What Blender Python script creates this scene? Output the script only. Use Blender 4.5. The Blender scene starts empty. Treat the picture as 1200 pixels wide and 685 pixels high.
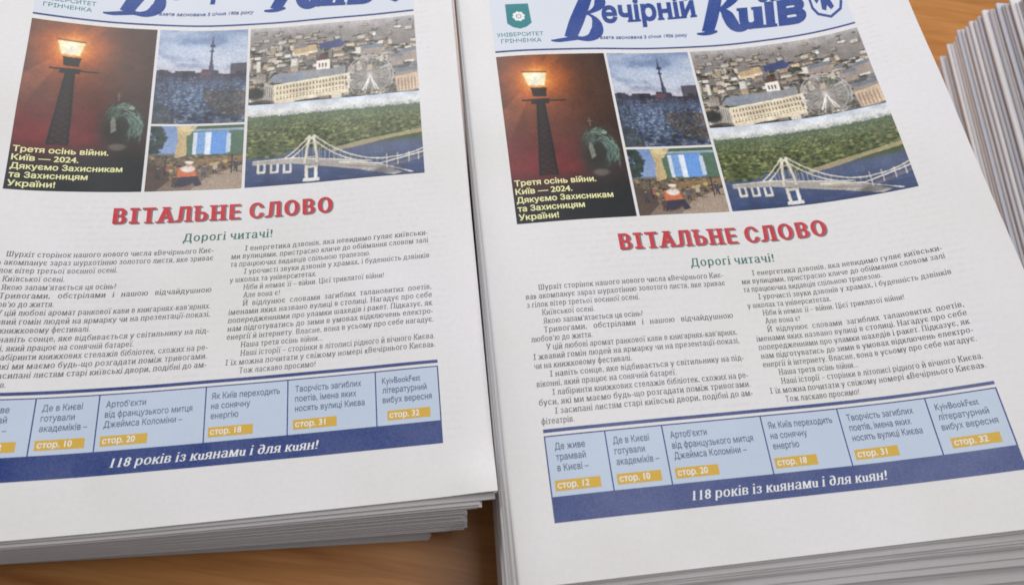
import bpy, math, random
import numpy as np
from mathutils import Matrix, Vector

random.seed(7)
rng = np.random.default_rng(11)
S = bpy.context.scene
COL = S.collection
MM = 0.001

# ------------------------------------------------------------------ camera
F_PX, TILT, ROLL, CAM_H = 822.3, 0.41557, 0.15178, 363.9      # focal length in px of a 1200 px wide frame, height in mm
d = Vector((0, math.sin(TILT), -math.cos(TILT)))
up0 = Vector((0, math.cos(TILT), math.sin(TILT)))
rt0 = Vector((1, 0, 0))
Rv = math.cos(ROLL) * rt0 + math.sin(ROLL) * up0
Uv = -math.sin(ROLL) * rt0 + math.cos(ROLL) * up0
cam_data = bpy.data.cameras.new('camera')
cam = bpy.data.objects.new('camera', cam_data)
COL.objects.link(cam)
M = Matrix((Rv, Uv, -d)).transposed().to_4x4()
M.translation = Vector((0, 0, CAM_H * MM))
cam.matrix_world = M
cam_data.sensor_width = 36.0
cam_data.lens = F_PX / 1200.0 * 36.0
cam_data.clip_start = 0.01
cam_data.clip_end = 50.0
cam_data.dof.use_dof = True
cam_data.dof.focus_distance = 0.415
cam_data.dof.aperture_fstop = 6.5
S.camera = cam

# ------------------------------------------------------------------ world and lamps (an indoor close-up: soft window light)
W_ = bpy.data.worlds.new('World')
S.world = W_
W_.use_nodes = True
bg = W_.node_tree.nodes['Background']
bg.inputs[0].default_value = (0.97, 0.98, 1.0, 1)
bg.inputs[1].default_value = 0.15

def area(name, loc, target, size, power, col):
    l = bpy.data.lights.new(name, 'AREA')
    l.shape = 'RECTANGLE'
    l.size, l.size_y = size
    l.energy = power
    l.color = col
    o = bpy.data.objects.new(name, l)
    COL.objects.link(o)
    o.location = loc
    o.rotation_euler = (Vector(target) - Vector(loc)).to_track_quat('-Z', 'Y').to_euler()
    return o
area('window_light', (-0.75, 1.85, 1.75), (0, 0.2, 0), (0.9, 0.6), 44, (0.97, 0.985, 1.0))
area('ceiling_light', (0.6, 0.4, 2.2), (0.05, 0.25, 0), (1.0, 1.0), 22, (1.0, 0.985, 0.985))

S.view_settings.view_transform = 'Standard'
S.view_settings.look = 'None'
S.view_settings.exposure = 0.0
S.view_settings.gamma = 1.0
S.view_settings.use_curve_mapping = False
S.cycles.use_denoising = True
S.cycles.filter_width = 1.7
S.cycles.max_bounces = 8

# ------------------------------------------------------------------ helpers
def lin(c):
    c = np.asarray(c, float) / 255.0
    return np.where(c <= 0.04045, c / 12.92, ((c + 0.055) / 1.055) ** 2.4)

def mat_new(name):
    m = bpy.data.materials.new(name)
    m.use_nodes = True
    nt = m.node_tree
    b = nt.nodes['Principled BSDF']
    return m, nt, b

def ink(name, srgb, rough=0.55, spec=0.2, mottle=0.10):
    """printed ink: flat colour with a little uneven coverage"""
    m, nt, b = mat_new(name)
    c = lin(srgb)
    tc = nt.nodes.new('ShaderNodeTexCoord')
    n = nt.nodes.new('ShaderNodeTexNoise')
    n.inputs['Scale'].default_value = 900
    n.inputs['Detail'].default_value = 3
    n2 = nt.nodes.new('ShaderNodeTexNoise')
    n2.inputs['Scale'].default_value = 35
    n2.inputs['Detail'].default_value = 4
    ad = nt.nodes.new('ShaderNodeMath'); ad.operation = 'ADD'
    mp = nt.nodes.new('ShaderNodeMapRange')
    mp.inputs[1].default_value = 0.7; mp.inputs[2].default_value = 1.3
    mp.inputs[3].default_value = 0.0; mp.inputs[4].default_value = 1.0
    mx = nt.nodes.new('ShaderNodeMix'); mx.data_type = 'RGBA'
    nt.links.new(tc.outputs['Object'], n.inputs['Vector'])
    nt.links.new(tc.outputs['Object'], n2.inputs['Vector'])
    nt.links.new(n.outputs['Fac'], ad.inputs[0]); nt.links.new(n2.outputs['Fac'], ad.inputs[1])
    nt.links.new(ad.outputs[0], mp.inputs[0])
    nt.links.new(mp.outputs[0], mx.inputs['Factor'])
    mx.inputs['A'].default_value = (*[float(x * (1 - mottle)) for x in c], 1)
    mx.inputs['B'].default_value = (*[float(min(1, x + (0.72 - x) * mottle)) for x in c], 1)
    nt.links.new(mx.outputs['Result'], b.inputs['Base Color'])
    b.inputs['Roughness'].default_value = rough
    b.inputs['Specular IOR Level'].default_value = spec
    return m

def paper_mat(name, tint, ghost=True, page=True):
    m, nt, b = mat_new(name)
    tc = nt.nodes.new('ShaderNodeTexCoord')
    fib = nt.nodes.new('ShaderNodeTexNoise')
    fib.inputs['Scale'].default_value = 420; fib.inputs['Detail'].default_value = 6
    cloud = nt.nodes.new('ShaderNodeTexNoise')
    cloud.inputs['Scale'].default_value = 9; cloud.inputs['Detail'].default_value = 3
    nt.links.new(tc.outputs['Object'], fib.inputs['Vector'])
    nt.links.new(tc.outputs['Object'], cloud.inputs['Vector'])
    base = lin(tint)
    m1 = nt.nodes.new('ShaderNodeMix'); m1.data_type = 'RGBA'
    m1.inputs['A'].default_value = (*[float(x * q) for x, q in zip(base, (0.955, 0.955, 0.93))], 1)
    m1.inputs['B'].default_value = (*[float(min(1, x * q)) for x, q in zip(base, (1.02, 1.015, 1.04))], 1)
    cm = nt.nodes.new('ShaderNodeMapRange'); cm.inputs[1].default_value = 0.3; cm.inputs[2].default_value = 0.7
    nt.links.new(cloud.outputs['Fac'], cm.inputs[0]); nt.links.new(cm.outputs[0], m1.inputs['Factor'])
    m2 = nt.nodes.new('ShaderNodeMix'); m2.data_type = 'RGBA'; m2.blend_type = 'MULTIPLY'
    m2.inputs['Factor'].default_value = 0.10
    nt.links.new(m1.outputs['Result'], m2.inputs['A'])
    nt.links.new(fib.outputs['Fac'], m2.inputs['B'])
    out = m2
    if ghost:
        # show-through of the printing on the other side of the sheet (rows of type, in page coordinates kept as UV)
        uv = nt.nodes.new('ShaderNodeUVMap'); uv.uv_map = 'page'
        sep = nt.nodes.new('ShaderNodeSeparateXYZ'); nt.links.new(uv.outputs[0], sep.inputs[0])
        wv = nt.nodes.new('ShaderNodeMath'); wv.operation = 'MULTIPLY'; wv.inputs[1].default_value = 2 * math.pi / 4.3
        nt.links.new(sep.outputs['Y'], wv.inputs[0])
        sn = nt.nodes.new('ShaderNodeMath'); sn.operation = 'SINE'; nt.links.new(wv.outputs[0], sn.inputs[0])
        rs = nt.nodes.new('ShaderNodeMapRange'); rs.inputs[1].default_value = -0.1; rs.inputs[2].default_value = 0.7
        nt.links.new(sn.outputs[0], rs.inputs[0])
        # words: noise stretched into rows
        mpn = nt.nodes.new('ShaderNodeMapping'); mpn.inputs['Scale'].default_value = (0.33, 0.2325, 1)
        nt.links.new(uv.outputs[0], mpn.inputs[0])
        wn = nt.nodes.new('ShaderNodeTexNoise'); wn.inputs['Scale'].default_value = 1.0; wn.inputs['Detail'].default_value = 2
        nt.links.new(mpn.outputs[0], wn.inputs['Vector'])
        wr = nt.nodes.new('ShaderNodeMapRange'); wr.inputs[1].default_value = 0.42; wr.inputs[2].default_value = 0.55
        nt.links.new(wn.outputs['Fac'], wr.inputs[0])
        big = nt.nodes.new('ShaderNodeTexNoise'); big.inputs['Scale'].default_value = 0.018
        nt.links.new(uv.outputs[0], big.inputs['Vector'])
        bgm = nt.nodes.new('ShaderNodeMapRange'); bgm.inputs[1].default_value = 0.35; bgm.inputs[2].default_value = 0.62
        nt.links.new(big.outputs['Fac'], bgm.inputs[0])
        mu = nt.nodes.new('ShaderNodeMath'); mu.operation = 'MULTIPLY'
        nt.links.new(rs.outputs[0], mu.inputs[0]); nt.links.new(wr.outputs[0], mu.inputs[1])
        mu2 = nt.nodes.new('ShaderNodeMath'); mu2.operation = 'MULTIPLY'
        nt.links.new(mu.outputs[0], mu2.inputs[0]); nt.links.new(bgm.outputs[0], mu2.inputs[1])
        # only where the other side is printed: 18 < x < 268, y > 30
        def step(sock, edge, inv=False):
            q = nt.nodes.new('ShaderNodeMapRange')
            q.inputs[1].default_value = edge - 1; q.inputs[2].default_value = edge + 1
            if inv: q.inputs[3].default_value = 1; q.inputs[4].default_value = 0
            nt.links.new(sock, q.inputs[0]); return q.outputs[0]
        k = mu2.outputs[0]
        for so in (step(sep.outputs['X'], 27), step(sep.outputs['X'], 276, True), step(sep.outputs['Y'], 30)):
            q = nt.nodes.new('ShaderNodeMath'); q.operation = 'MULTIPLY'
            nt.links.new(k, q.inputs[0]); nt.links.new(so, q.inputs[1]); k = q.outputs[0]
        am = nt.nodes.new('ShaderNodeMath'); am.operation = 'MULTIPLY'; am.inputs[1].default_value = 0.085
        nt.links.new(k, am.inputs[0])
        m3 = nt.nodes.new('ShaderNodeMix'); m3.data_type = 'RGBA'
        nt.links.new(am.outputs[0], m3.inputs['Factor'])
        nt.links.new(m2.outputs['Result'], m3.inputs['A'])
        m3.inputs['B'].default_value = (0.28, 0.30, 0.30, 1)
        out = m3
    nt.links.new(out.outputs['Result'], b.inputs['Base Color'])
    b.inputs['Roughness'].default_value = 0.55
    b.inputs['Specular IOR Level'].default_value = 0.3
    bp = nt.nodes.new('ShaderNodeBump'); bp.inputs['Strength'].default_value = 0.12; bp.inputs['Distance'].default_value = 0.0004
    w = nt.nodes.new('ShaderNodeTexNoise'); w.inputs['Scale'].default_value = 28; w.inputs['Detail'].default_value = 5
    nt.links.new(tc.outputs['Object'], w.inputs['Vector'])
    nt.links.new(w.outputs['Fac'], bp.inputs['Height'])
    nt.links.new(bp.outputs[0], b.inputs['Normal'])
    return m

def mesh_obj(name, V, Fc, mat, parent=None, smooth=False, origin=None):
    """V in world millimetres; parent and its world location (metres) are honoured"""
    me = bpy.data.meshes.new(name)
    V = np.asarray(V, float) * MM
    if origin is not None:
        V = V - np.asarray(origin)
    me.from_pydata(V.tolist(), [], [list(map(int, f)) for f in Fc])
    if mat is not None:
        me.materials.append(mat)
    if smooth:
        me.polygons.foreach_set('use_smooth', [True] * len(me.polygons))
    me.update()
    o = bpy.data.objects.new(name, me)
    COL.objects.link(o)
    if parent is not None:
        o.parent = parent
    return o

def empty(name, loc):
    o = bpy.data.objects.new(name, None)
    COL.objects.link(o)
    o.location = loc
    o.empty_display_size = 0.02
    return o

def tag(o, label=None, cat=None, group=None, kind=None):
    if label: o['label'] = label
    if cat: o['category'] = cat
    if group: o['group'] = group
    if kind: o['kind'] = kind

# ------------------------------------------------------------------ materials
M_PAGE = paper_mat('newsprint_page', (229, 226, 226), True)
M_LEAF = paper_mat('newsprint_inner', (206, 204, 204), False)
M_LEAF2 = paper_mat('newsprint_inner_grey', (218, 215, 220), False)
M_COVER = paper_mat('newsprint_cover', (228, 225, 227), False)
M_COVER2 = paper_mat('newsprint_cover_grey', (204, 202, 208), False)
M_COVER3 = paper_mat('newsprint_cover_bluish', (202, 203, 213), False)
I_BLUE = ink('ink_masthead_blue', (32, 66, 142), mottle=0.07)
I_NAVY = ink('ink_banner_blue', (30, 56, 122), rough=0.42, spec=0.4, mottle=0.08)
I_RULE = ink('ink_rule_blue', (44, 66, 128), mottle=0.05)
I_PALE = ink('ink_pale_blue', (192, 204, 222), mottle=0.05)
I_HEADBG = ink('ink_masthead_tint', (213, 217, 227), mottle=0.02)
I_RED = ink('ink_headline_red', (196, 46, 58), mottle=0.08)
I_SHADOW = ink('ink_headline_grey', (128, 118, 120), mottle=0.1)
I_GREEN = ink('ink_green', (62, 116, 108), mottle=0.08)
I_TEAL = ink('ink_teal', (34, 126, 132), mottle=0.06)
I_BLACK = ink('ink_body_text', (84, 80, 86), mottle=0.16)
I_TEXT2 = ink('ink_index_text', (84, 98, 126), mottle=0.12)
I_GOLD = ink('ink_gold', (212, 172, 66), mottle=0.05)
I_WHITE = ink('ink_reversed_white', (232, 232, 232), mottle=0.0)
I_YELL = ink('ink_reversed_yellow', (232, 230, 172), mottle=0.0)
I_EDGE = ink('ink_back_page_violet', (104, 112, 170), mottle=0.2)

def photo_mat():
    m, nt, b = mat_new('printed_photo_ink')
    a = nt.nodes.new('ShaderNodeVertexColor'); a.layer_name = 'print'
    tc = nt.nodes.new('ShaderNodeTexCoord')
    n = nt.nodes.new('ShaderNodeTexNoise'); n.inputs['Scale'].default_value = 1500; n.inputs['Detail'].default_value = 2
    nt.links.new(tc.outputs['Object'], n.inputs['Vector'])
    mp = nt.nodes.new('ShaderNodeMapRange'); mp.inputs[3].default_value = 0.93; mp.inputs[4].default_value = 1.07
    nt.links.new(n.outputs['Fac'], mp.inputs[0])
    mx = nt.nodes.new('ShaderNodeMix'); mx.data_type = 'RGBA'; mx.blend_type = 'MULTIPLY'; mx.inputs['Factor'].default_value = 1
    nt.links.new(a.outputs['Color'], mx.inputs['A']); nt.links.new(mp.outputs[0], mx.inputs['B'])
    nt.links.new(mx.outputs['Result'], b.inputs['Base Color'])
    b.inputs['Roughness'].default_value = 0.46
    b.inputs['Specular IOR Level'].default_value = 0.3
    return m
M_PHOTO = photo_mat()

def wood_mat():
    m, nt, b = mat_new('varnished_wood')
    tc = nt.nodes.new('ShaderNodeTexCoord')
    mp = nt.nodes.new('ShaderNodeMapping')
    mp.inputs['Rotation'].default_value = (0, 0, math.radians(-14))
    mp.inputs['Scale'].default_value = (2.2, 26, 8)
    nt.links.new(tc.outputs['Object'], mp.inputs[0])
    dn = nt.nodes.new('ShaderNodeTexNoise'); dn.inputs['Scale'].default_value = 3
    dn.inputs['Detail'].default_value = 7; dn.inputs['Roughness'].default_value = 0.62; dn.inputs['Distortion'].default_value = 0.8
    nt.links.new(mp.outputs[0], dn.inputs['Vector'])
    rp = nt.nodes.new('ShaderNodeValToRGB')
    e = rp.color_ramp.elements
    e[0].position = 0.28; e[0].color = (*lin((168, 106, 54)).tolist(), 1)
    e[1].position = 0.72; e[1].color = (*lin((208, 150, 90)).tolist(), 1)
    x = e.new(0.5); x.color = (*lin((194, 132, 72)).tolist(), 1)
    nt.links.new(dn.outputs['Fac'], rp.inputs[0])
    fine = nt.nodes.new('ShaderNodeMapping'); fine.inputs['Scale'].default_value = (14, 420, 20)
    fine.inputs['Rotation'].default_value = (0, 0, math.radians(-14))
    nt.links.new(tc.outputs['Object'], fine.inputs[0])
    fn = nt.nodes.new('ShaderNodeTexNoise'); fn.inputs['Scale'].default_value = 1; fn.inputs['Detail'].default_value = 4
    nt.links.new(fine.outputs[0], fn.inputs['Vector'])
    r2 = nt.nodes.new('ShaderNodeMapRange'); r2.inputs[3].default_value = 0.74; r2.inputs[4].default_value = 1.14
    nt.links.new(fn.outputs['Fac'], r2.inputs[0])
    mx = nt.nodes.new('ShaderNodeMix'); mx.data_type = 'RGBA'; mx.blend_type = 'MULTIPLY'; mx.inputs['Factor'].default_value = 1
    nt.links.new(rp.outputs[0], mx.inputs['A']); nt.links.new(r2.outputs[0], mx.inputs['B'])
    nt.links.new(mx.outputs['Result'], b.inputs['Base Color'])
    r3 = nt.nodes.new('ShaderNodeMapRange'); r3.inputs[3].default_value = 0.28; r3.inputs[4].default_value = 0.48
    nt.links.new(dn.outputs['Fac'], r3.inputs[0]); nt.links.new(r3.outputs[0], b.inputs['Roughness'])
    bp = nt.nodes.new('ShaderNodeBump'); bp.inputs['Strength'].default_value = 0.25; bp.inputs['Distance'].default_value = 0.0003
    nt.links.new(fn.outputs['Fac'], bp.inputs['Height']); nt.links.new(bp.outputs[0], b.inputs['Normal'])
    return m
M_WOOD = wood_mat()

# ------------------------------------------------------------------ table
ZT = -130.0            # table surface, mm below the reading level
def table():
    x0, x1, y0, y1, t = -800, 900, -330, 1050, 28
    r = 3.0
    prof = [(0, -t), (0, -r), (r * 0.3, -r * 0.3), (r, 0)]
    V, Fc = [], []
    for ins, z in prof:
        V += [(x0 + ins, y0 + ins, ZT + z), (x1 - ins, y0 + ins, ZT + z), (x1 - ins, y1 - ins, ZT + z), (x0 + ins, y1 - ins, ZT + z)]
    for k in range(len(prof) - 1):
        for j in range(4):
            a, b_ = k * 4 + j, k * 4 + (j + 1) % 4
            Fc.append((a, b_, b_ + 4, a + 4))
    Fc.append((12, 13, 14, 15)); Fc.append((3, 2, 1, 0))
    root = mesh_obj('wooden_table', V, Fc, M_WOOD)
    tag(root, 'orange-brown varnished wooden table top under all the newspaper stacks', 'table')
    return root
table()

# ------------------------------------------------------------------ stacks: pose and bend of the top page (fitted to the photograph)
PW, PH = 297.0, 420.0
class Stack:
    def __init__(s, x, y, th, z, b, n, width=PW):
        s.x, s.y, s.th, s.z, s.b, s.n, s.w = x, y, th, z, b, n, width
        s.c, s.s_ = math.cos(th), math.sin(th)
        rr = random.Random(int(abs(x)) + n)
        t = [rr.uniform(.62, 1.38) for _ in range(n)]; t[-1] = 1.0
        s.fr = [sum(t[:i]) / sum(t) for i in range(n + 1)]
    def xy(s, u, v):
        return s.x + u * s.c - v * s.s_, s.y + u * s.s_ + v * s.c
    def top(s, u, v):
        a = np.clip(u, -25, PW + 15) / PW * 2 - 1
        q = np.clip(v, -30, PH + 20) / PH * 2 - 1
        b = s.b
        rip = .30 * np.sin(u * .047 + v * .013 + s.n) + .22 * np.sin(v * .052 - u * .02 + 2 * s.n) + .12 * np.sin(u * .11 + v * .07)
        rip = rip - 1.6 * np.exp(-(np.clip(u, 0, 400) / 7.0) ** 2) - .8 * np.exp(-(np.clip(s.w - u, 0, 400) / 9.0) ** 2)
        return s.z + rip + b[0]*a*a + b[1]*a**3 + b[2]*q*q + b[3]*a*q + b[4]*a*a*q + b[5]*a + b[6]*q
    def z_at(s, u, v, frac):
        return ZT + 0.4 + (s.top(u, v) - ZT - 0.4) * frac

LEFT = Stack(-274.906, -17.550, 0.2458, -17.4396, (14.448, -7.682, 1.696, .248, 6.282, .981, 3.819), 32, 292.0)
RIGHT = Stack(24.634, 7.615, 0.248, 0.0048, (15.454, 16.651, -1.119, -.156, 2.696, -1.630, -.281), 38)
THIRD = Stack(390.0, 84.0, 0.09, 2.0, (6.0, 2.0, 1.0, .2, 1.0, .5, 2.0), 46)

_wob = {}
def wobble(seed, t):
    """smooth 1-D noise in 0..1 along an edge"""
    if seed not in _wob:
        r = random.Random(seed)
        _wob[seed] = [(r.uniform(.004, .03), r.uniform(0, 6.28), r.uniform(.3, 1)) for _ in range(4)]
    v = 0; w = 0
    for f, p, a in _wob[seed]:
        v = v + a * np.sin(t * f * 6.28 * .5 + p); w += a
    return 0.5 + 0.5 * v / w

def grid_faces(nu, nv, off=0, flip=False):
    Fc = []
    for i in range(nu - 1):
        for j in range(nv - 1):
            a = off + i * nv + j
            f = (a, a + nv, a + nv + 1, a + 1)
            Fc.append(f[::-1] if flip else f)
    return Fc

def slab(st, k0, k1, du, dv, us, vs, f0, f1, lift=None, edge=None, rot=0.0):
    """closed thin sheet between the fractions f0 and f1 of the slot; du, dv move it in the stack's plane"""
    nu, nv = len(us), len(vs)
    U, Vv = np.meshgrid(us, vs, indexing='ij')
    Ua = U * math.cos(rot) - Vv * math.sin(rot) + du; Va = U * math.sin(rot) + Vv * math.cos(rot) + dv
    X, Y = st.xy(Ua, Va)
    z0 = st.z_at(Ua, Va, k0); z1 = st.z_at(Ua, Va, k1)
    e = edge(U, Vv) if edge is not None else 1.0
    t = (z1 - z0) * e
    zb = z0 + t * f0; ztp = z0 + t * f1
    if lift is not None:
        L = lift(U, Vv); zb = zb + L; ztp = ztp + L
    bot = np.stack([X, Y, zb], -1).reshape(-1, 3)
    top = np.stack([X, Y, ztp], -1).reshape(-1, 3)
    n = nu * nv
    Fc = grid_faces(nu, nv, 0, True) + grid_faces(nu, nv, n)
    idx = lambda i, j: i * nv + j
    ring = [idx(i, 0) for i in range(nu)] + [idx(nu - 1, j) for j in range(1, nv)] + \
           [idx(i, nv - 1) for i in range(nu - 2, -1, -1)] + [idx(0, j) for j in range(nv - 2, 0, -1)]
    for a, b in zip(ring, ring[1:] + ring[:1]):
        Fc.append((a, b, b + n, a + n))
    return np.vstack([bot, top]), Fc, t

def newspaper(st, k, du, dv, seed, width, rot=0.0, name='newspaper', detail=False, leaves=4, edge_amt=0.35, leafmat=None, lift=None, covmat=None):
    r = random.Random(seed)
    k0, k1 = st.fr[k], st.fr[k + 1]
    a1, a2 = r.random() * 1000, r.random() * 1000
    def edge(U, V):
        # the sheaf is squeezed a little unevenly near its open edges, which leaves dark gaps there
        e = np.exp(-V / 26.0) * (0.15 + 0.85 * wobble(seed, U + a1)) + np.exp(-(width - U) / 22.0) * (0.15 + .85 * wobble(seed + 1, V + a2))
        return 0.975 - edge_amt * np.clip(e, 0, 1)
    if detail:
        edge = lambda U, V: 0.992 + 0 * U
    x, y = st.xy(du, dv)
    base_z = float(st.z_at(du, dv, k0))
    root = empty(name, (x * MM, y * MM, base_z * MM))
    org = np.array([x, y, base_z]) * MM
    # cover: one folded sheet; profile runs along the bottom, round the spine and back over the top
    nu = 61 if detail else 25
    nv = 85 if detail else 19
    us = np.linspace(0, width, nu) ; vs = np.linspace(0, PH, nv)
    us = width * (us / width) ** (1.0 if detail else 1.0)
    V, Fc = [], []
    th = 0.16
    rad_u = 2.0
    arc = [math.pi * i / 8 for i in range(9)]
    rows_out, rows_in = [], []
    top_u = us[us > rad_u + .2]; top_u = np.concatenate([[rad_u], top_u])
    def rowpts(u, f, ins):
        Ua = u * math.cos(rot) - vs * math.sin(rot) + du; Va = u * math.sin(rot) + vs * math.cos(rot) + dv
        X, Y = st.xy(Ua, Va)
        z0 = st.z_at(Ua, Va, k0); z1 = st.z_at(Ua, Va, k1)
        e = edge(np.full(nv, float(u)), vs)
        t = (z1 - z0) * e
        z = z0 + ins + (t - 2 * ins) * f
        if lift is not None:
            z = z + lift(np.full(nv, float(u)), vs) * f
        return np.stack([X, Y, z], -1)
    prof = [(u, 0.0) for u in top_u[::-1]]
    prof += [(rad_u - rad_u * math.sin(a), 0.5 - 0.5 * math.cos(a)) for a in arc[1:-1]]
    prof += [(u, 1.0) for u in top_u]
    outer = [rowpts(u, f, 0.0) for u, f in prof]
    inner = [rowpts(u + (0.16 if u < rad_u else 0), f, th) for u, f in prof]
    npf = len(prof)
    V = np.concatenate([np.concatenate(outer), np.concatenate(inner)])
    n = npf * nv
    Fc = grid_faces(npf, nv, 0, True) + grid_faces(npf, nv, n, False)
    idx = lambda i, j: i * nv + j
    ring = [idx(i, 0) for i in range(npf)] + [idx(npf - 1, j) for j in range(1, nv)] + \
           [idx(i, nv - 1) for i in range(npf - 2, -1, -1)] + [idx(0, j) for j in range(nv - 2, 0, -1)]
    rl = len(ring)
    V = np.concatenate([V, V[ring], V[[q + n for q in ring]]])
    for a in range(rl):
        b = (a + 1) % rl
        Fc.append((2 * n + a, 2 * n + b, 2 * n + rl + b, 2 * n + rl + a))
    cov = mesh_obj('cover_sheet', V, Fc, M_PAGE if detail else (covmat or M_COVER), root, smooth=False, origin=org)
    me = cov.data
    me.polygons.foreach_set('use_smooth', [True] * (2 * (npf - 1) * (nv - 1)) + [False] * len(ring))
    if detail:
        uvl = me.uv_layers.new(name='page')
        puv = np.full((len(V), 2), -60.0)
        pg = np.array([(u if f > .5 else -50, 0) for u, f in prof])
        for i, (u, f) in enumerate(prof):
            puv[i * nv:(i + 1) * nv, 0] = u if f >= .99 else -60
            puv[i * nv:(i + 1) * nv, 1] = vs
        puv[n:, 0] = -60
        li = np.zeros(len(me.loops), int); me.loops.foreach_get('vertex_index', li)
        uvl.data.foreach_set('uv', puv[li].reshape(-1))
    # inner pages
    V, Fc = [], []
    off = 0
    uu = np.linspace(1.3, width - 0.6, 11); vv = np.linspace(0.5, PH - 0.5, 9)
    for q in range(leaves):
        f0 = 0.10 + 0.80 * (q + 0.06) / leaves
        f1 = 0.10 + 0.80 * (q + r.uniform(.66, .92)) / leaves
        jj = r.uniform(-0.7, 0.7); ji = r.uniform(0, 1.6)
        v_, f_, _ = slab(st, k0, k1, du, dv, np.clip(us, 1.2 + r.uniform(0, .6), width - ji), np.clip(vs, 0.3 + abs(jj), PH - .3 - ji * .5), f0, f1, edge=edge, rot=rot,
                         lift=(lambda U, W, q=q: lift(U, W) * (q + 1) / (leaves + 1)) if lift else None)
        V.append(v_); Fc += [tuple(a + off for a in f) for f in f_]; off += len(v_)
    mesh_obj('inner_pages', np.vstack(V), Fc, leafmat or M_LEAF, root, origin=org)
    return root, org, cov

# ------------------------------------------------------------------ text
_tcache = {}
def contours(s_, res=3):
    """closed outlines of a line of type (the built-in font), one array per contour"""
    key = (s_, res)
    if key in _tcache: return _tcache[key]
    cu = bpy.data.curves.new('t', 'FONT'); cu.body = s_; cu.size = 1.0
    cu.resolution_u = res; cu.fill_mode = 'NONE'
    o = bpy.data.objects.new('t', cu); COL.objects.link(o)
    dg = bpy.context.evaluated_depsgraph_get(); dg.update()
    ev = o.evaluated_get(dg); me = ev.to_mesh()
    V = np.zeros(len(me.vertices) * 3); me.vertices.foreach_get('co', V); V = V.reshape(-1, 3)[:, :2].copy()
    E = [tuple(e.vertices) for e in me.edges]
    ev.to_mesh_clear()
    bpy.data.objects.remove(o); bpy.data.curves.remove(cu)
    adj = {}
    for a, b in E:
        adj.setdefault(a, []).append(b); adj.setdefault(b, []).append(a)
    seen, out = set(), []
    for st_ in range(len(V)):
        if st_ in seen or st_ not in adj: continue
        loop = [st_]; seen.add(st_); cur = st_
        while True:
            nx = [q for q in adj[cur] if q not in seen]
            if not nx: break
            cur = min(nx) if len(loop) == 1 else nx[0]
            seen.add(cur); loop.append(cur)
        P = V[loop]
        keep = np.hypot(*(P - np.roll(P, 1, 0)).T) > 1e-5
        P = P[keep]
        if len(P) > 2: out.append(P)
    _tcache[key] = out
    return out

def sarea(P):
    x, y = P[:, 0], P[:, 1]
    return 0.5 * float(np.sum(x * np.roll(y, -1) - y * np.roll(x, -1)))

def inside(pt, P):
    x, y = pt; r_ = False
    for (ax, ay), (bx, by) in zip(P, np.roll(P, -1, 0)):
        if (ay > y) != (by > y) and x < (bx - ax) * (y - ay) / (by - ay) + ax: r_ = not r_
    return r_

def grow(P, bx, by, sgn):
    """move an outline outward by bx across the stems and by across the bars"""
    nP = []
    n = len(P)
    for i in range(n):
        e0 = P[i] - P[i - 1]; e1 = P[(i + 1) % n] - P[i]
        e0 = e0 / (np.hypot(*e0) + 1e-9); e1 = e1 / (np.hypot(*e1) + 1e-9)
        n0 = np.array([e0[1], -e0[0]]) * sgn; n1 = np.array([e1[1], -e1[0]]) * sgn
        m = n0 + n1; L = m @ m
        if L < .25: m = n0; L = 1.0; k = 1.0
        else: k = min(2.0 / L, 1.6)
        v = m * k
        nP.append(P[i] + np.array([v[0] * bx, v[1] * by]))
    return np.array(nP)

XH = max(c[:, 1].max() for c in contours('x'))
CAP = max(c[:, 1].max() for c in contours('Н'))

def wind_fill(polys):
    """exact non-zero winding fill of overlapping outlines, as trapezoids between scan levels"""
    A = np.vstack([p for p in polys]); B = np.vstack([np.roll(p, -1, 0) for p in polys])
    k = np.abs(A[:, 1] - B[:, 1]) > 1e-7
    A, B = A[k], B[k]
    sgn = np.where(B[:, 1] > A[:, 1], 1, -1)
    lo = np.where((sgn > 0)[:, None], A, B); hi = np.where((sgn > 0)[:, None], B, A)
    m = (hi[:, 0] - lo[:, 0]) / (hi[:, 1] - lo[:, 1]); c = lo[:, 0] - m * lo[:, 1]
    dm = m[:, None] - m[None]; dc = c[None] - c[:, None]
    with np.errstate(all='ignore'):
        yi = dc / dm
    ok = (np.abs(dm) > 1e-9) & (yi > np.maximum(lo[:, 1][:, None], lo[:, 1][None]) + 1e-7) & (yi < np.minimum(hi[:, 1][:, None], hi[:, 1][None]) - 1e-7)
    ys = np.unique(np.round(np.concatenate([lo[:, 1], hi[:, 1], yi[ok]]), 5))
    V, Fc = [], []
    for y0, y1 in zip(ys[:-1], ys[1:]):
        ym = (y0 + y1) / 2
        e = np.where((lo[:, 1] < ym) & (hi[:, 1] > ym))[0]
        if len(e) < 2: continue
        xm = m[e] * ym + c[e]; o = np.argsort(xm); e = e[o]
        w = 0; st_ = None
        for q in e:
            w2 = w + sgn[q]
            if w == 0 and w2 != 0: st_ = q
            elif w != 0 and w2 == 0:
                i = len(V)
                V += [(m[st_] * y0 + c[st_], y0), (m[q] * y0 + c[q], y0), (m[q] * y1 + c[q], y1), (m[st_] * y1 + c[st_], y1)]
                Fc.append((i, i + 1, i + 2, i + 3))
            w = w2
    return np.array(V).reshape(-1, 2), Fc

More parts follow.
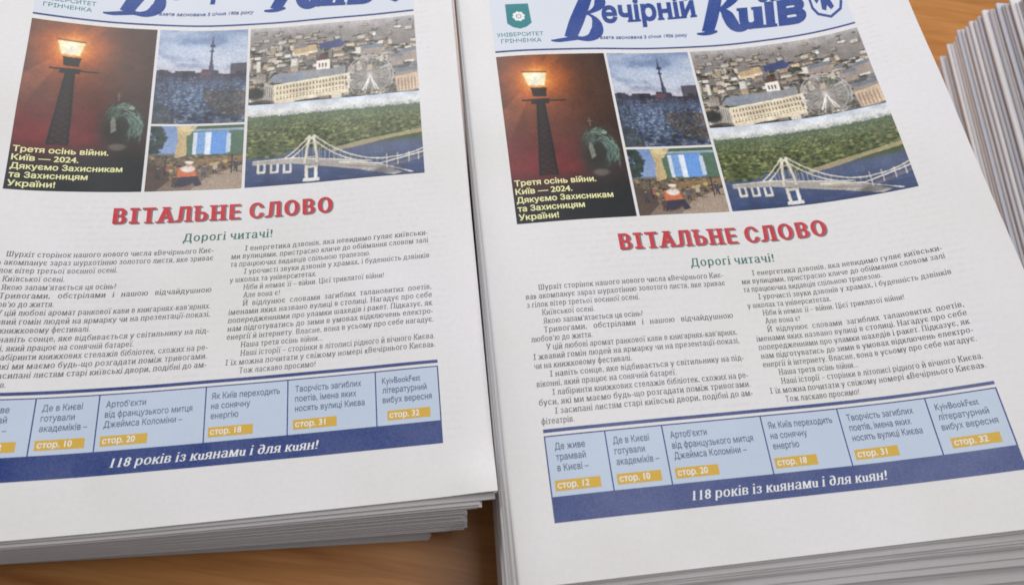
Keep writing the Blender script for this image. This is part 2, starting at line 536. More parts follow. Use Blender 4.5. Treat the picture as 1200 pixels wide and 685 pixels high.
_gcache, _rcache = {}, {}
def text_raw(s_, bold=0.0, res=3, by=None, serif=False, amt=.045, h=.04, smax=.17, smin=.05, track=0.0):
    by = bold if by is None else by
    key = (s_, bold, res, by, serif, amt, h, smax, track)
    if key in _rcache: return _rcache[key]
    cs = contours(s_, res)
    order = sorted(range(len(cs)), key=lambda i: cs[i][:, 0].min())
    groups, right = [], -1e9
    for i in order:
        if cs[i][:, 0].min() < right - 1e-4: groups[-1].append(i)
        else: groups.append([i])
        right = max(right if len(groups[-1]) > 1 else -1e9, cs[i][:, 0].max())
    V, Fc, cnt = [], [], 0
    for gi, g in enumerate(groups):
        x0 = min(cs[i][:, 0].min() for i in g)
        sig = (tuple(np.round(np.vstack([cs[i] for i in g]) - [x0, 0], 3).ravel()), bold, by, serif, amt, h, smax)
        if sig not in _gcache:
            C = [cs[i] - np.array([x0, 0]) for i in g]
            big = max(C, key=lambda q: abs(sarea(q)))
            sg = 1 if sarea(big) > 0 else -1
            G = [grow(q, bold, by, sg) for q in C]
            polys = list(G)
            if serif:
                for P, Q in zip(G, C):
                    for a, b, ca, cb in zip(P, np.roll(P, -1, 0), Q, np.roll(Q, -1, 0)):
                        if abs(ca[1] - cb[1]) > 2e-3: continue
                        if not (smin < abs(a[0] - b[0]) < smax): continue
                        for ly, s2 in ((0, -1), (XH, 1), (CAP, 1)):
                            if abs(ca[1] - ly) < .012:
                                y = (a[1] if by > 0 else ly); yy = y - s2 * h; p, q = min(a[0], b[0]) - amt, max(a[0], b[0]) + amt
                                if ly == XH: q -= amt
                                R_ = np.array([(p, min(y, yy)), (q, min(y, yy)), (q, max(y, yy)), (p, max(y, yy))])
                                polys.append(R_ if sg > 0 else R_[::-1])
            _gcache[sig] = wind_fill(polys)
        v, f = _gcache[sig]
        if not len(v): continue
        V.append(v + np.array([x0 + gi * track, 0])); Fc += [tuple(q + cnt for q in t) for t in f]; cnt += len(v)
    _rcache[key] = (np.vstack(V), Fc, np.zeros(cnt))
    return _rcache[key]

def text_page(s_, x, y, cap_mm, width=None, bold=0.0, serif=False, shear=0.0, sx=1.0, slope=0.0, amt=0.045, h=0.04, res=3, smax=.17, by=None, track=0.0):
    V, Fc, Z = text_raw(s_, bold, res, by, serif, amt, h, smax, track=track)
    V = V.copy()
    V[:, 0] += shear * V[:, 1]
    sc = cap_mm / CAP
    x0, x1 = V[:, 0].min(), V[:, 0].max()
    if width is not None: sx = width / ((x1 - x0) * sc)
    V[:, 0] = (V[:, 0] - x0) * sc * sx
    V[:, 1] *= sc
    V[:, 1] += V[:, 0] * slope
    return np.column_stack([V[:, 0] + x, V[:, 1] + y, Z * 0.004]), Fc

def rect(x0, y0, x1, y1, step=5.0):
    nx = max(2, int(abs(x1 - x0) / step) + 2); ny = max(2, int(abs(y1 - y0) / step) + 2)
    X, Y = np.meshgrid(np.linspace(x0, x1, nx), np.linspace(y0, y1, ny), indexing='ij')
    return np.stack([X, Y], -1).reshape(-1, 2), grid_faces(nx, ny)

def join(parts):
    Vs, Fs, off = [], [], 0
    for V, Fc in parts:
        if V.shape[1] == 2: V = np.column_stack([V, np.zeros(len(V))])
        Vs.append(V); Fs += [tuple(a + off for a in f) for f in Fc]; off += len(V)
    return np.vstack(Vs), Fs

def bez(p, n=14):
    p = np.array(p, float); out = []
    for i in range(0, len(p) - 3, 3):
        t = np.linspace(0, 1, n)[:, None]
        a, b, c, e = p[i:i + 4]
        q = (1 - t) ** 3 * a + 3 * (1 - t) ** 2 * t * b + 3 * (1 - t) * t * t * c + t ** 3 * e
        out.append(q if i == 0 else q[1:])
    return np.vstack(out)

def ribbon(p, w, n=14):
    """brush stroke: bezier centre line with a width that runs through the list w"""
    c = bez(p, n); m = len(c)
    d_ = np.gradient(c, axis=0); L = np.hypot(d_[:, 0], d_[:, 1])[:, None]; nrm = np.stack([-d_[:, 1], d_[:, 0]], -1) / np.maximum(L, 1e-6)
    ww = np.interp(np.linspace(0, 1, m), np.linspace(0, 1, len(w)), w)[:, None] / 2
    V = np.empty((2 * m, 2)); V[0::2] = c + nrm * ww; V[1::2] = c - nrm * ww
    return V, [(2 * i, 2 * i + 1, 2 * i + 3, 2 * i + 2) for i in range(m - 1)]

def polyf(pts):
    from mathutils.geometry import tessellate_polygon
    tri = tessellate_polygon([[Vector((p[0], p[1], 0)) for p in pts]])
    return np.array(pts, float), [tuple(t) for t in tri]

def refine(geo, maxlen=2.5):
    V, Fc = geo
    V = [tuple(p[:2]) for p in V]
    T = []
    for f in Fc:
        for i in range(1, len(f) - 1): T.append((f[0], f[i], f[i + 1]))
    while True:
        L = max(math.dist(V[t[i]], V[t[(i + 1) % 3]]) for t in T for i in range(3))
        if L < maxlen or len(T) > 4000: break
        mid = {}; N = []
        def m_(a, b):
            k = (min(a, b), max(a, b))
            if k not in mid:
                mid[k] = len(V); V.append(((V[a][0] + V[b][0]) / 2, (V[a][1] + V[b][1]) / 2))
            return mid[k]
        for a, b, c in T:
            x, y, z = m_(a, b), m_(b, c), m_(c, a)
            N += [(a, x, z), (x, b, y), (z, y, c), (x, y, z)]
        T = N
    return np.array(V), T

def ellipse(cx, cy, rx, ry, n=24, a0=0.0, a1=2 * math.pi):
    t = np.linspace(a0, a1, n, endpoint=False)
    return polyf([(cx + rx * math.cos(a), cy + ry * math.sin(a)) for a in t])

# ------------------------------------------------------------------ printed photographs: painted procedurally, carried as a colour attribute
PX = 6.0   # canvas pixels per mm
def vnoise(w, h, cell, seed, octs=3, ax=1.0):
    out = np.zeros((h, w)); amp = 1; tot = 0
    r = np.random.default_rng(seed)
    for o in range(octs):
        c = max(1.0, cell / 2 ** o)
        gw, gh = int(w / (c * ax)) + 3, int(h / c) + 3
        g = r.random((gh, gw))
        x = np.arange(w) / (c * ax); y = np.arange(h) / c
        xi = x.astype(int); yi = y.astype(int)
        fx = x - xi; fy = y - yi
        fx = fx * fx * (3 - 2 * fx); fy = fy * fy * (3 - 2 * fy)
        a = g[np.ix_(yi, xi)]; b = g[np.ix_(yi, xi + 1)]; c_ = g[np.ix_(yi + 1, xi)]; d_ = g[np.ix_(yi + 1, xi + 1)]
        out += amp * ((a * (1 - fx) + b * fx) * (1 - fy[:, None]) + (c_ * (1 - fx) + d_ * fx) * fy[:, None])
        tot += amp; amp *= .55
    return out / tot

class Canvas:
    def __init__(s, w, h):
        s.wmm, s.hmm = w, h
        s.w, s.h = int(w * PX), int(h * PX)
        s.a = np.zeros((s.h, s.w, 3))
        s.Y, s.X = np.mgrid[0:s.h, 0:s.w]
        s.X = (s.X + .5) / PX; s.Y = (s.Y + .5) / PX      # mm from the top-left corner, y down
    def blend(s, mask, col):
        col = np.asarray(col, float)
        s.a = s.a * (1 - mask[..., None]) + col * mask[..., None]
    def vgrad(s, stops):
        ys = [q[0] for q in stops]
        for c in range(3):
            s.a[..., c] = np.interp(s.Y, ys, [q[1][c] for q in stops])
    def poly(s, pts, col, al=1.0, soft=0.0):
        pts = np.array(pts, float)
        x0, y0 = pts.min(0) - 1; x1, y1 = pts.max(0) + 1
        i0, i1 = max(0, int(y0 * PX)), min(s.h, int(y1 * PX) + 1); j0, j1 = max(0, int(x0 * PX)), min(s.w, int(x1 * PX) + 1)
        if i1 <= i0 or j1 <= j0: return
        X, Y = s.X[i0:i1, j0:j1], s.Y[i0:i1, j0:j1]
        ins = np.zeros(X.shape, bool)
        for (ax, ay), (bx, by) in zip(pts, np.roll(pts, -1, 0)):
            if ay == by: continue
            ins ^= ((ay > Y) != (by > Y)) & (X < (bx - ax) * (Y - ay) / (by - ay) + ax)
        m = (ins * al)[..., None]
        s.a[i0:i1, j0:j1] = s.a[i0:i1, j0:j1] * (1 - m) + np.asarray(col, float) * m
    def rect(s, x0, y0, x1, y1, col, al=1.0): s.poly([(x0, y0), (x1, y0), (x1, y1), (x0, y1)], col, al)
    def line(s, x0, y0, x1, y1, w, col, al=1.0):
        L = math.hypot(x1 - x0, y1 - y0) + 1e-9; nx, ny = -(y1 - y0) / L * w / 2, (x1 - x0) / L * w / 2
        s.poly([(x0 + nx, y0 + ny), (x1 + nx, y1 + ny), (x1 - nx, y1 - ny), (x0 - nx, y0 - ny)], col, al)
    def disc(s, cx, cy, rx, ry, col, al=1.0, soft=0.15):
        k = 1 + soft
        i0, i1 = max(0, int((cy - ry * k) * PX) - 1), min(s.h, int((cy + ry * k) * PX) + 2)
        j0, j1 = max(0, int((cx - rx * k) * PX) - 1), min(s.w, int((cx + rx * k) * PX) + 2)
        if i1 <= i0 or j1 <= j0: return
        q = np.sqrt(((s.X[i0:i1, j0:j1] - cx) / rx) ** 2 + ((s.Y[i0:i1, j0:j1] - cy) / ry) ** 2)
        m = (np.clip((1 - q) / soft + .5, 0, 1) * al)[..., None]
        s.a[i0:i1, j0:j1] = s.a[i0:i1, j0:j1] * (1 - m) + np.asarray(col, float) * m
    def glow(s, cx, cy, r, col, p=1.0, al=1.0):
        q = np.sqrt((s.X - cx) ** 2 + (s.Y - cy) ** 2) / r
        s.blend(np.exp(-q ** p) * al, col)
    def ring(s, cx, cy, rx, ry, w, col, al=1.0):
        q = np.sqrt(((s.X - cx) / rx) ** 2 + ((s.Y - cy) / ry) ** 2)
        s.blend((np.abs(q - 1) < w / rx / 2) * al, col)
    def tex(s, cell, amt, seed, mask=None, ax=1.0):
        n = (vnoise(s.w, s.h, cell * PX, seed, 3, ax) - .5) * 2 * amt
        if mask is not None: n = n * mask
        s.a = s.a * (1 + n[..., None])

def photo_lamp(w, h):
    c = Canvas(w, h)
    c.vgrad([(0, (58, 36, 24)), (30, (70, 40, 28)), (60, (84, 42, 34)), (88, (96, 32, 34)), (100, (34, 30, 34)), (125, (22, 27, 32))])
    # darker, greener right side
    m = np.clip((c.X - 34) / 26, 0, 1) * .62
    c.blend(m, (42, 34, 32))
    c.blend(np.clip((c.Y - 96) / 12, 0, 1) * .6, (20, 28, 34))
    c.glow(12, 86, 22, (126, 34, 40), 2.0, .55)
    c.glow(36, 86, 14, (118, 32, 38), 2.0, .4)
    # diagonal beam
    for dx, dy, wd0, wd1, ln, al, col_ in ((-0.56, 0.83, 1.4, .17, 58, .62, (206, 122, 84)), (0.62, -0.78, 1.6, .12, 36, .7, (226, 132, 56))):
        along = (c.X - 23) * dx + (c.Y - 20) * dy; across = np.abs((c.X - 23) * dy - (c.Y - 20) * dx)
        wd = wd0 + np.clip(along, 0, 60) * wd1
        c.blend(np.clip((wd - across) / 1.6, 0, 1) * (along > 0) * np.clip(1 - along / ln, 0, 1) * al, col_)
    c.glow(24, 20, 27, (180, 80, 26), 1.3, .88)
    c.glow(24, 20, 15, (240, 116, 22), 1.8, .9)
    c.glow(24, 19.5, 9, (255, 176, 66), 2.4, .9)
    # lattice tower
    c.poly([(18.5, 40), (30, 40), (30.5, 36), (19, 36)], (30, 22, 22))
    for i in range(12):
        y0 = 38 + i * 4.6; y1 = y0 + 4.6
        f = lambda y: (22.9 - (y - 36) * .085, 26.6 + (y - 36) * .035)
        a, b = f(y0), f(y1)
        c.poly([(a[0], y0), (a[1], y0), (b[1], y1), (b[0], y1)], (44, 24, 26), .72)
        c.line(a[0], y0, b[1], y1, .9, (24, 18, 20), .9); c.line(a[1], y0, b[0], y1, .9, (24, 18, 20), .9)
        c.line(a[0], y0, b[0], y1, 1.6, (22, 17, 20)); c.line(a[1], y0, b[1], y1, 1.6, (22, 17, 20))
        c.line(a[0], y0, a[1], y0, .8, (24, 18, 20))
    c.line(13, 36.5, 41, 38.2, 1.2, (30, 22, 22))
    c.poly([(19.5, 27), (30, 27.5), (29, 34.5), (20.5, 34)], (38, 24, 20))
    # lantern
    c.poly([(15.5, 14.5), (31, 15.5), (28.6, 25.8), (18.6, 25)], (255, 236, 176))
    c.glow(23.3, 20, 5.6, (255, 250, 226), 3.0, .95)
    c.line(15, 13.6, 31.5, 14.8, 1.1, (92, 48, 20), .7)
    # teal dome and pale figure
    c.disc(58, 78, 13, 18, (50, 58, 50), .75, .7)
    rr = np.random.default_rng(77)
    for _ in range(260):
        a = rr.uniform(-2.7, .5); q = rr.uniform(.15, 1.02) ** .6
        x, y = 57 + 12.5 * q * math.cos(a), 79 + 18 * q * math.sin(a)
        br = .55 + .6 * max(0, math.cos(a + .9)) * q
        col_ = np.array([(96, 134, 120), (124, 152, 140), (66, 92, 82), (150, 172, 160)][rr.integers(4)]) * br
        L = rr.uniform(1.5, 5); t = a + math.pi / 2 + rr.uniform(-.35, .35)
        c.line(x, y, x + L * math.cos(t), y + L * 1.3 * math.sin(t), rr.uniform(.5, 1.2), col_, .5)
    c.disc(53, 83, 6, 9, (38, 36, 34), .6, .8)
    c.line(54, 52.5, 54, 59, .8, (130, 112, 90), .8); c.line(52.4, 55, 55.6, 55, .7, (130, 112, 90), .8)
    c.poly([(50.5, 74), (53.5, 73), (54.5, 81), (51.5, 83)], (146, 150, 138), .75); c.disc(52, 72.6, 1.2, 1.4, (160, 150, 130), .7, .4)
    c.disc(56, 93, 5, 2.4, (148, 134, 122), .5, .6)
    c.tex(8, .14, 1); c.tex(1.2, .12, 2)
    return c

def photo_tower(w, h):
    c = Canvas(w, h)
    c.vgrad([(0, (128, 148, 182)), (14, (166, 180, 206)), (28, (196, 202, 216)), (36, (190, 184, 196)), (39, (66, 72, 92)), (55, (66, 80, 104)), (76, (52, 64, 92))])
    n = vnoise(c.w, c.h, 9 * PX, 5, 4, 2.0)
    c.blend(np.clip((n - .5) * 4, 0, 1) * (c.Y < 36) * .55, (196, 202, 214))
    c.blend(np.clip((.46 - n) * 5, 0, 1) * (c.Y < 34) * .5, (92, 112, 152))
    # horizon of roofs
    r = np.random.default_rng(3)
    x = 0
    while x < w:
        ww = r.uniform(1.2, 4.5); t = r.uniform(32.5, 37.5)
        c.rect(x, t, x + ww, 42, np.array((58, 58, 74)) * r.uniform(.7, 1.25)); x += ww
    for _ in range(1500):
        x, y = r.uniform(0, w), 38 + 37 * r.random() ** 1.2; s_ = .3 + (y - 36) * .026
        col = [(74, 94, 126), (52, 64, 90), (96, 112, 140), (38, 42, 52), (136, 144, 156), (66, 62, 66)][r.integers(6)]
        c.poly([(x, y), (x + s_ * r.uniform(1, 3), y - s_ * .3), (x + s_ * r.uniform(1, 3), y + s_), (x, y + s_ * r.uniform(.6, 1.4))], col, .75)
    for _ in range(600):                    # autumn trees lower right
        x, y = r.uniform(30, w), r.uniform(50, 70)
        if (x - 30) / 27 + (70 - y) / 34 < .45: continue
        c.disc(x, y, r.uniform(.4, 1.1), r.uniform(.3, .9), [(92, 70, 58), (116, 82, 56), (58, 52, 52), (74, 78, 66)][r.integers(4)], .7, .5)
    c.poly([(0, 64), (6, 60), (12, 66), (14, 76), (0, 76)], (54, 56, 56), .7)
    c.line(33.2, 38, 34.0, 8, 1.1, (56, 58, 78)); c.line(33.6, 20, 33.9, 5, .5, (70, 72, 92))
    c.rect(32.2, 12, 35.6, 14.4, (62, 66, 88)); c.rect(32.4, 17, 35.2, 18.2, (62, 66, 88))
    c.poly([(31.4, 38), (33.2, 24), (34.4, 24), (36.4, 38)], (64, 66, 86), .8)
    c.rect(27, 34.5, 34, 37.6, (128, 74, 78), .7); c.rect(46, 28, 57, 39, (58, 52, 62), .8)
    n2 = vnoise(c.w, c.h, 3 * PX, 8, 4, .5)
    c.blend(np.clip((n2 - .55) * 5, 0, 1) * (c.Y > 40) * .45, (112, 132, 160))
    c.blend(np.clip((.45 - n2) * 5, 0, 1) * (c.Y > 40) * .35, (34, 46, 66))
    nb = vnoise(c.w, c.h, 14 * PX, 88, 2, 1.6)
    c.a = c.a * np.where(c.Y > 39, .78 + .6 * nb, 1.0)[..., None]
    c.tex(1.0, .12, 9)
    return c

def photo_street(w, h):
    c = Canvas(w, h)
    c.vgrad([(0, (118, 142, 188)), (20, (134, 156, 196)), (22, (96, 88, 74)), (30, (116, 94, 76)), (47, (134, 114, 100))])
    r = np.random.default_rng(12)
    c.rect(20, 4, 57, 22, (84, 112, 92)); c.rect(22, 0, 57, 2.6, (74, 96, 70)); c.rect(22, 2.2, 57, 3.6, (150, 166, 178))
    c.rect(27, 4.6, 34, 21, (118, 158, 214)); c.rect(34, 4.2, 47.5, 21.5, (102, 152, 220))
    c.rect(25.5, 5, 28, 21.5, (206, 214, 226)); c.rect(33, 5, 36.5, 21.5, (220, 228, 238)); c.rect(46, 6, 48.6, 20.5, (196, 206, 222))
    for _ in range(150):
        a, b = r.uniform(0, 10), r.uniform(0, 20)
        if a > 9 - abs(b - 8) * .25: continue
        c.disc(a, b, r.uniform(.8, 2), r.uniform(.8, 2), [(46, 62, 60), (62, 76, 66), (36, 46, 50)][r.integers(3)], .8, .4)
    c.poly([(15.2, 0), (24, 0), (21.5, 5), (22.4, 22), (15.4, 24), (16.6, 10)], (206, 180, 130)); c.poly([(16, 1), (28, 0), (23, 7), (18, 7)], (216, 194, 142), .9)
    for i in range(6): c.line(17 + i * .9, 4, 16.4 + i * 1.0, 22, .35, (150, 126, 92), .6)
    for _ in range(260):
        x, y = r.uniform(0, w), r.uniform(22, 34)
        c.disc(x, y, r.uniform(.4, 1.6), r.uniform(.3, .9), [(60, 62, 54), (142, 118, 90), (84, 80, 62), (176, 140, 96), (50, 48, 50)][r.integers(5)], .75, .5)
    c.poly([(20, 26), (57, 23), (57, 27), (24, 30)], (150, 118, 84), .7)
    c.poly([(36, 38), (57, 30), (57, 47.6), (26, 47.6)], (172, 152, 134), .85)
    c.poly([(0, 28), (10, 30), (14, 40), (6, 47.6), (0, 47.6)], (84, 68, 62), .9)
    # seated man in a pale hat
    c.disc(23.5, 38, 5.6, 6.2, (66, 52, 56), .92, .3)
    c.poly([(18, 31), (28, 31), (29.5, 38), (18, 38)], (208, 110, 72)); c.disc(24, 32, 4.2, 2.4, (224, 214, 204), 1, .3)
    c.disc(24.5, 28.6, 2.0, 1.8, (184, 150, 128), 1, .3); c.disc(24.5, 27.2, 2.6, 1.0, (232, 226, 214), 1, .3)
    c.poly([(19, 38), (30, 37.5), (33, 44), (29, 45), (27, 41), (23, 45), (17, 44.5)], (58, 56, 72))
    for fx, fy, cl in ((6.5, 34, (70, 64, 74)), (12, 31.5, (150, 96, 80)), (33.5, 33, (92, 92, 104)), (40, 31, (176, 168, 160)), (52.5, 30, (66, 70, 84)), (16.5, 40, (84, 66, 60))):
        c.disc(fx, fy, 1.5, 2.6, cl, .95, .3); c.disc(fx + .1, fy - 3.1, .8, .9, (186, 150, 128), .95, .3); c.disc(fx + .1, fy - 3.6, .9, .6, (60, 48, 44), .9, .4)
        c.line(fx - .5, fy + 2, fx - .9, fy + 5, .8, (48, 46, 56)); c.line(fx + .5, fy + 2, fx + 1.0, fy + 5, .8, (48, 46, 56))
        c.poly([(fx, fy + 4.6), (fx + 5, fy + 5.2), (fx + 5, fy + 5.8), (fx, fy + 5.4)], (70, 58, 52), .6)
    for x, y in ((38, 29), (41, 28.4), (14, 33), (46, 27)):
        c.disc(x, y, 1.6, 1.2, (204, 176, 110), .8, .5)
    for x in (10.5, 50): c.line(x, 22, x, 36, 1.0, (52, 50, 56), .8)
    c.tex(.8, .14, 19)
    return c

def photo_city(w, h):
    c = Canvas(w, h)
    c.vgrad([(0, (168, 166, 170)), (8, (136, 130, 130)), (63, (92, 90, 90))])
    r = np.random.default_rng(21)
    roofs = [(140, 122, 112), (118, 108, 106), (170, 162, 154), (112, 116, 126), (92, 88, 90), (150, 130, 112), (142, 146, 152), (100, 84, 80)]
    walls = [(222, 214, 200), (196, 188, 178), (238, 232, 222), (168, 156, 148), (212, 190, 164)]
    trees = [(52, 58, 46), (64, 68, 52), (44, 48, 44)]
    def house(x, y, bw, bh, rh, sk, wall, roof):
        """lit front, shaded gable side, pitched roof, rows of windows, shadow on the ground"""
        wall = np.array(wall, float); roof = np.array(roof, float); g = bw * .28; q = -.05 * bw
        c.poly([(x - g * .4, y + bh), (x + bw + g, y + q + bh), (x + bw + g, y + q + bh + .5), (x, y + bh + .6)], (48, 46, 48), .8)
        c.poly([(x + bw, y + q), (x + bw + g, y + q - g * .25), (x + bw + g, y + q - g * .25 + bh), (x + bw, y + q + bh)], wall * .55)
        c.poly([(x, y), (x + bw, y + q), (x + bw, y + q + bh), (x, y + bh)], wall)
        c.poly([(x + sk, y - rh), (x + bw + sk * .6, y + q - rh), (x + bw, y + q), (x, y)], roof)
        c.poly([(x + bw + sk * .6, y + q - rh), (x + bw + g, y + q - g * .25), (x + bw, y + q)], roof * .6)
        nf = max(1, int(bh / 1.15)); nw = max(2, int(bw / .95))
        for j in range(nf):
            for i in range(nw):
                wx = x + (i + .3) * bw / nw; wy = y + q * (i + .3) / nw + (j + .25) * bh / nf
                c.rect(wx, wy, wx + bw / nw * .42, wy + bh / nf * .5, wall * .45, .85)
    items = []
    for _ in range(400):
        t = r.random() ** .78; y = 2.5 + t * 56; s_ = .8 + t * 2.0
        items.append((y, s_, r.uniform(-4, w)))
    items.sort()
    for y, s_, x in items:
        hz = max(0.0, 1 - y / 20) * .32
        mix = lambda q: np.array(q, float) * (1 - hz) + np.array((166, 166, 174)) * hz
        u = r.random()
        if u < .22:
            for _k in range(5):
                c.disc(x + r.uniform(-2, 2) * s_, y + r.uniform(-.5, .5) * s_, r.uniform(.5, 1.3) * s_, r.uniform(.4, .8) * s_, mix(np.array(trees[r.integers(3)]) * r.uniform(.7, 1.3)), .9, .5)
            continue
        tall = u > .93 and y > 8
        house(x, y - (3 * s_ if tall else 0), r.uniform(1.8, 4.8) * s_ * (.6 if tall else 1), r.uniform(1.0, 2.4) * s_ * (2.6 if tall else 1), r.uniform(.5, 1.2) * s_ * (.3 if tall else 1), .5 * s_,
              mix(np.array(walls[r.integers(5)]) * r.uniform(.8, 1.12)), mix(np.array(roofs[r.integers(8)]) * r.uniform(.7, 1.1)))
    # blue roofed hall, domed church, hazy wheel
    c.poly([(46, 17), (60, 14.5), (64, 18), (61, 21), (47, 22)], (60, 70, 116)); c.poly([(28, 20), (44, 17.5), (45, 22), (30, 24.5)], (180, 156, 122)); c.poly([(28, 24.2), (45, 21.8), (45, 23.5), (29, 26)], (206, 194, 170))
    c.poly([(44, 31), (53, 30), (53, 38), (44, 39)], (226, 220, 212)); c.poly([(43.5, 31), (46, 27), (48.5, 24.5), (51, 27), (53.5, 30)], (88, 66, 62)); c.line(48.6, 21, 48.6, 25, .7, (200, 170, 90))
    for x in (45.5, 47.6, 49.8): c.rect(x, 33, x + 1.1, 36.5, (96, 84, 84))
    for _ in range(90): c.disc(r.uniform(14, 44), r.uniform(38, 44), r.uniform(1, 2), r.uniform(.6, 1.3), trees[r.integers(3)], .8, .4)
    # long pale building with a grey-blue roof, front left
    c.poly([(12, 45), (16, 39.5), (34, 38), (62, 39.5), (64, 45), (32, 49)], (130, 138, 154)); c.poly([(34, 38), (62, 38), (64, 44), (38, 47)], (142, 144, 152))
    c.poly([(10, 46), (16, 48), (16.5, 61.5), (8.5, 58)], (170, 166, 158)); c.poly([(16, 48), (66, 43), (66, 58.5), (16.5, 62.8)], (212, 202, 180))
    for j in range(3):
        for i in range(22):
            x = 18 + i * 2.15; y = 49.6 - (x - 18) * .1 + j * 4.0
            c.rect(x, y, x + 1.0, y + 2.3, (116, 100, 84), .9)
    c.line(16, 48.2, 66, 43.2, .7, (240, 232, 208)); c.line(16.5, 58.6, 66, 54.2, .5, (240, 232, 208))
    for i in range(5): c.line(9.5 + i * 1.3, 48 + i * .4, 9.2 + i * 1.4, 58 + i * .7, .4, (110, 108, 108))
    c.disc(4, 54, 6, 5, (48, 50, 48), .9, .4); c.disc(8, 62, 8, 3, (58, 52, 50), .8, .4)
    # open square and ferris wheel
    c.poly([(68, 44), (112, 38), (112, 63), (64, 63)], (118, 116, 116), .6)
    for x0, y0, bw in ((96, 46, 16), (100, 30, 12), (74, 25, 14), (92, 34, 10)):
        c.poly([(x0, y0), (x0 + bw, y0 - 1), (x0 + bw, y0 + 6), (x0, y0 + 7)], (150, 138, 132)); c.poly([(x0, y0), (x0 + 2, y0 - 3), (x0 + bw, y0 - 4), (x0 + bw, y0 - 1)], (112, 122, 138))
    c.poly([(96, 50), (111, 47), (111, 61), (97, 62)], (196, 174, 152)); 
    for i in range(6): c.line(98 + i * 2.2, 51, 98.2 + i * 2.2, 61, .8, (132, 108, 96), .8)
    cx, cy, rx, ry = 79.5, 47, 15.5, 17.0
    c.disc(cx, cy, rx, ry, (190, 188, 188), .3, .1)
    for k in range(22):
        a = 2 * math.pi * k / 22
        c.line(cx, cy, cx + rx * math.cos(a), cy + ry * math.sin(a), .35, (216, 214, 214), .5)
        c.disc(cx + (rx + .6) * math.cos(a), cy + (ry + .6) * math.sin(a), .85, .85, (70, 68, 76), .9, .4)
    c.ring(cx, cy, rx, ry, .6, (200, 198, 198), .7); c.ring(cx, cy, rx * .86, ry * .86, .4, (206, 204, 206), .7)
    for dx in (-7, -4.5, 4.5, 7): c.line(cx, cy, cx + dx, 62.5, .8, (232, 228, 224))
    for _ in range(60): c.disc(r.uniform(66, 96), r.uniform(57, 63), r.uniform(.5, 1.6), r.uniform(.5, 1.0), [(60, 62, 54), (160, 150, 140), (92, 80, 72)][r.integers(3)], .7, .4)
    c.tex(.7, .14, 33); c.tex(5, .12, 34)
    c.a = np.clip((c.a - 128) * 1.08 + 130, 14, 240) * np.array([1.02, 1.0, .97])
    return c

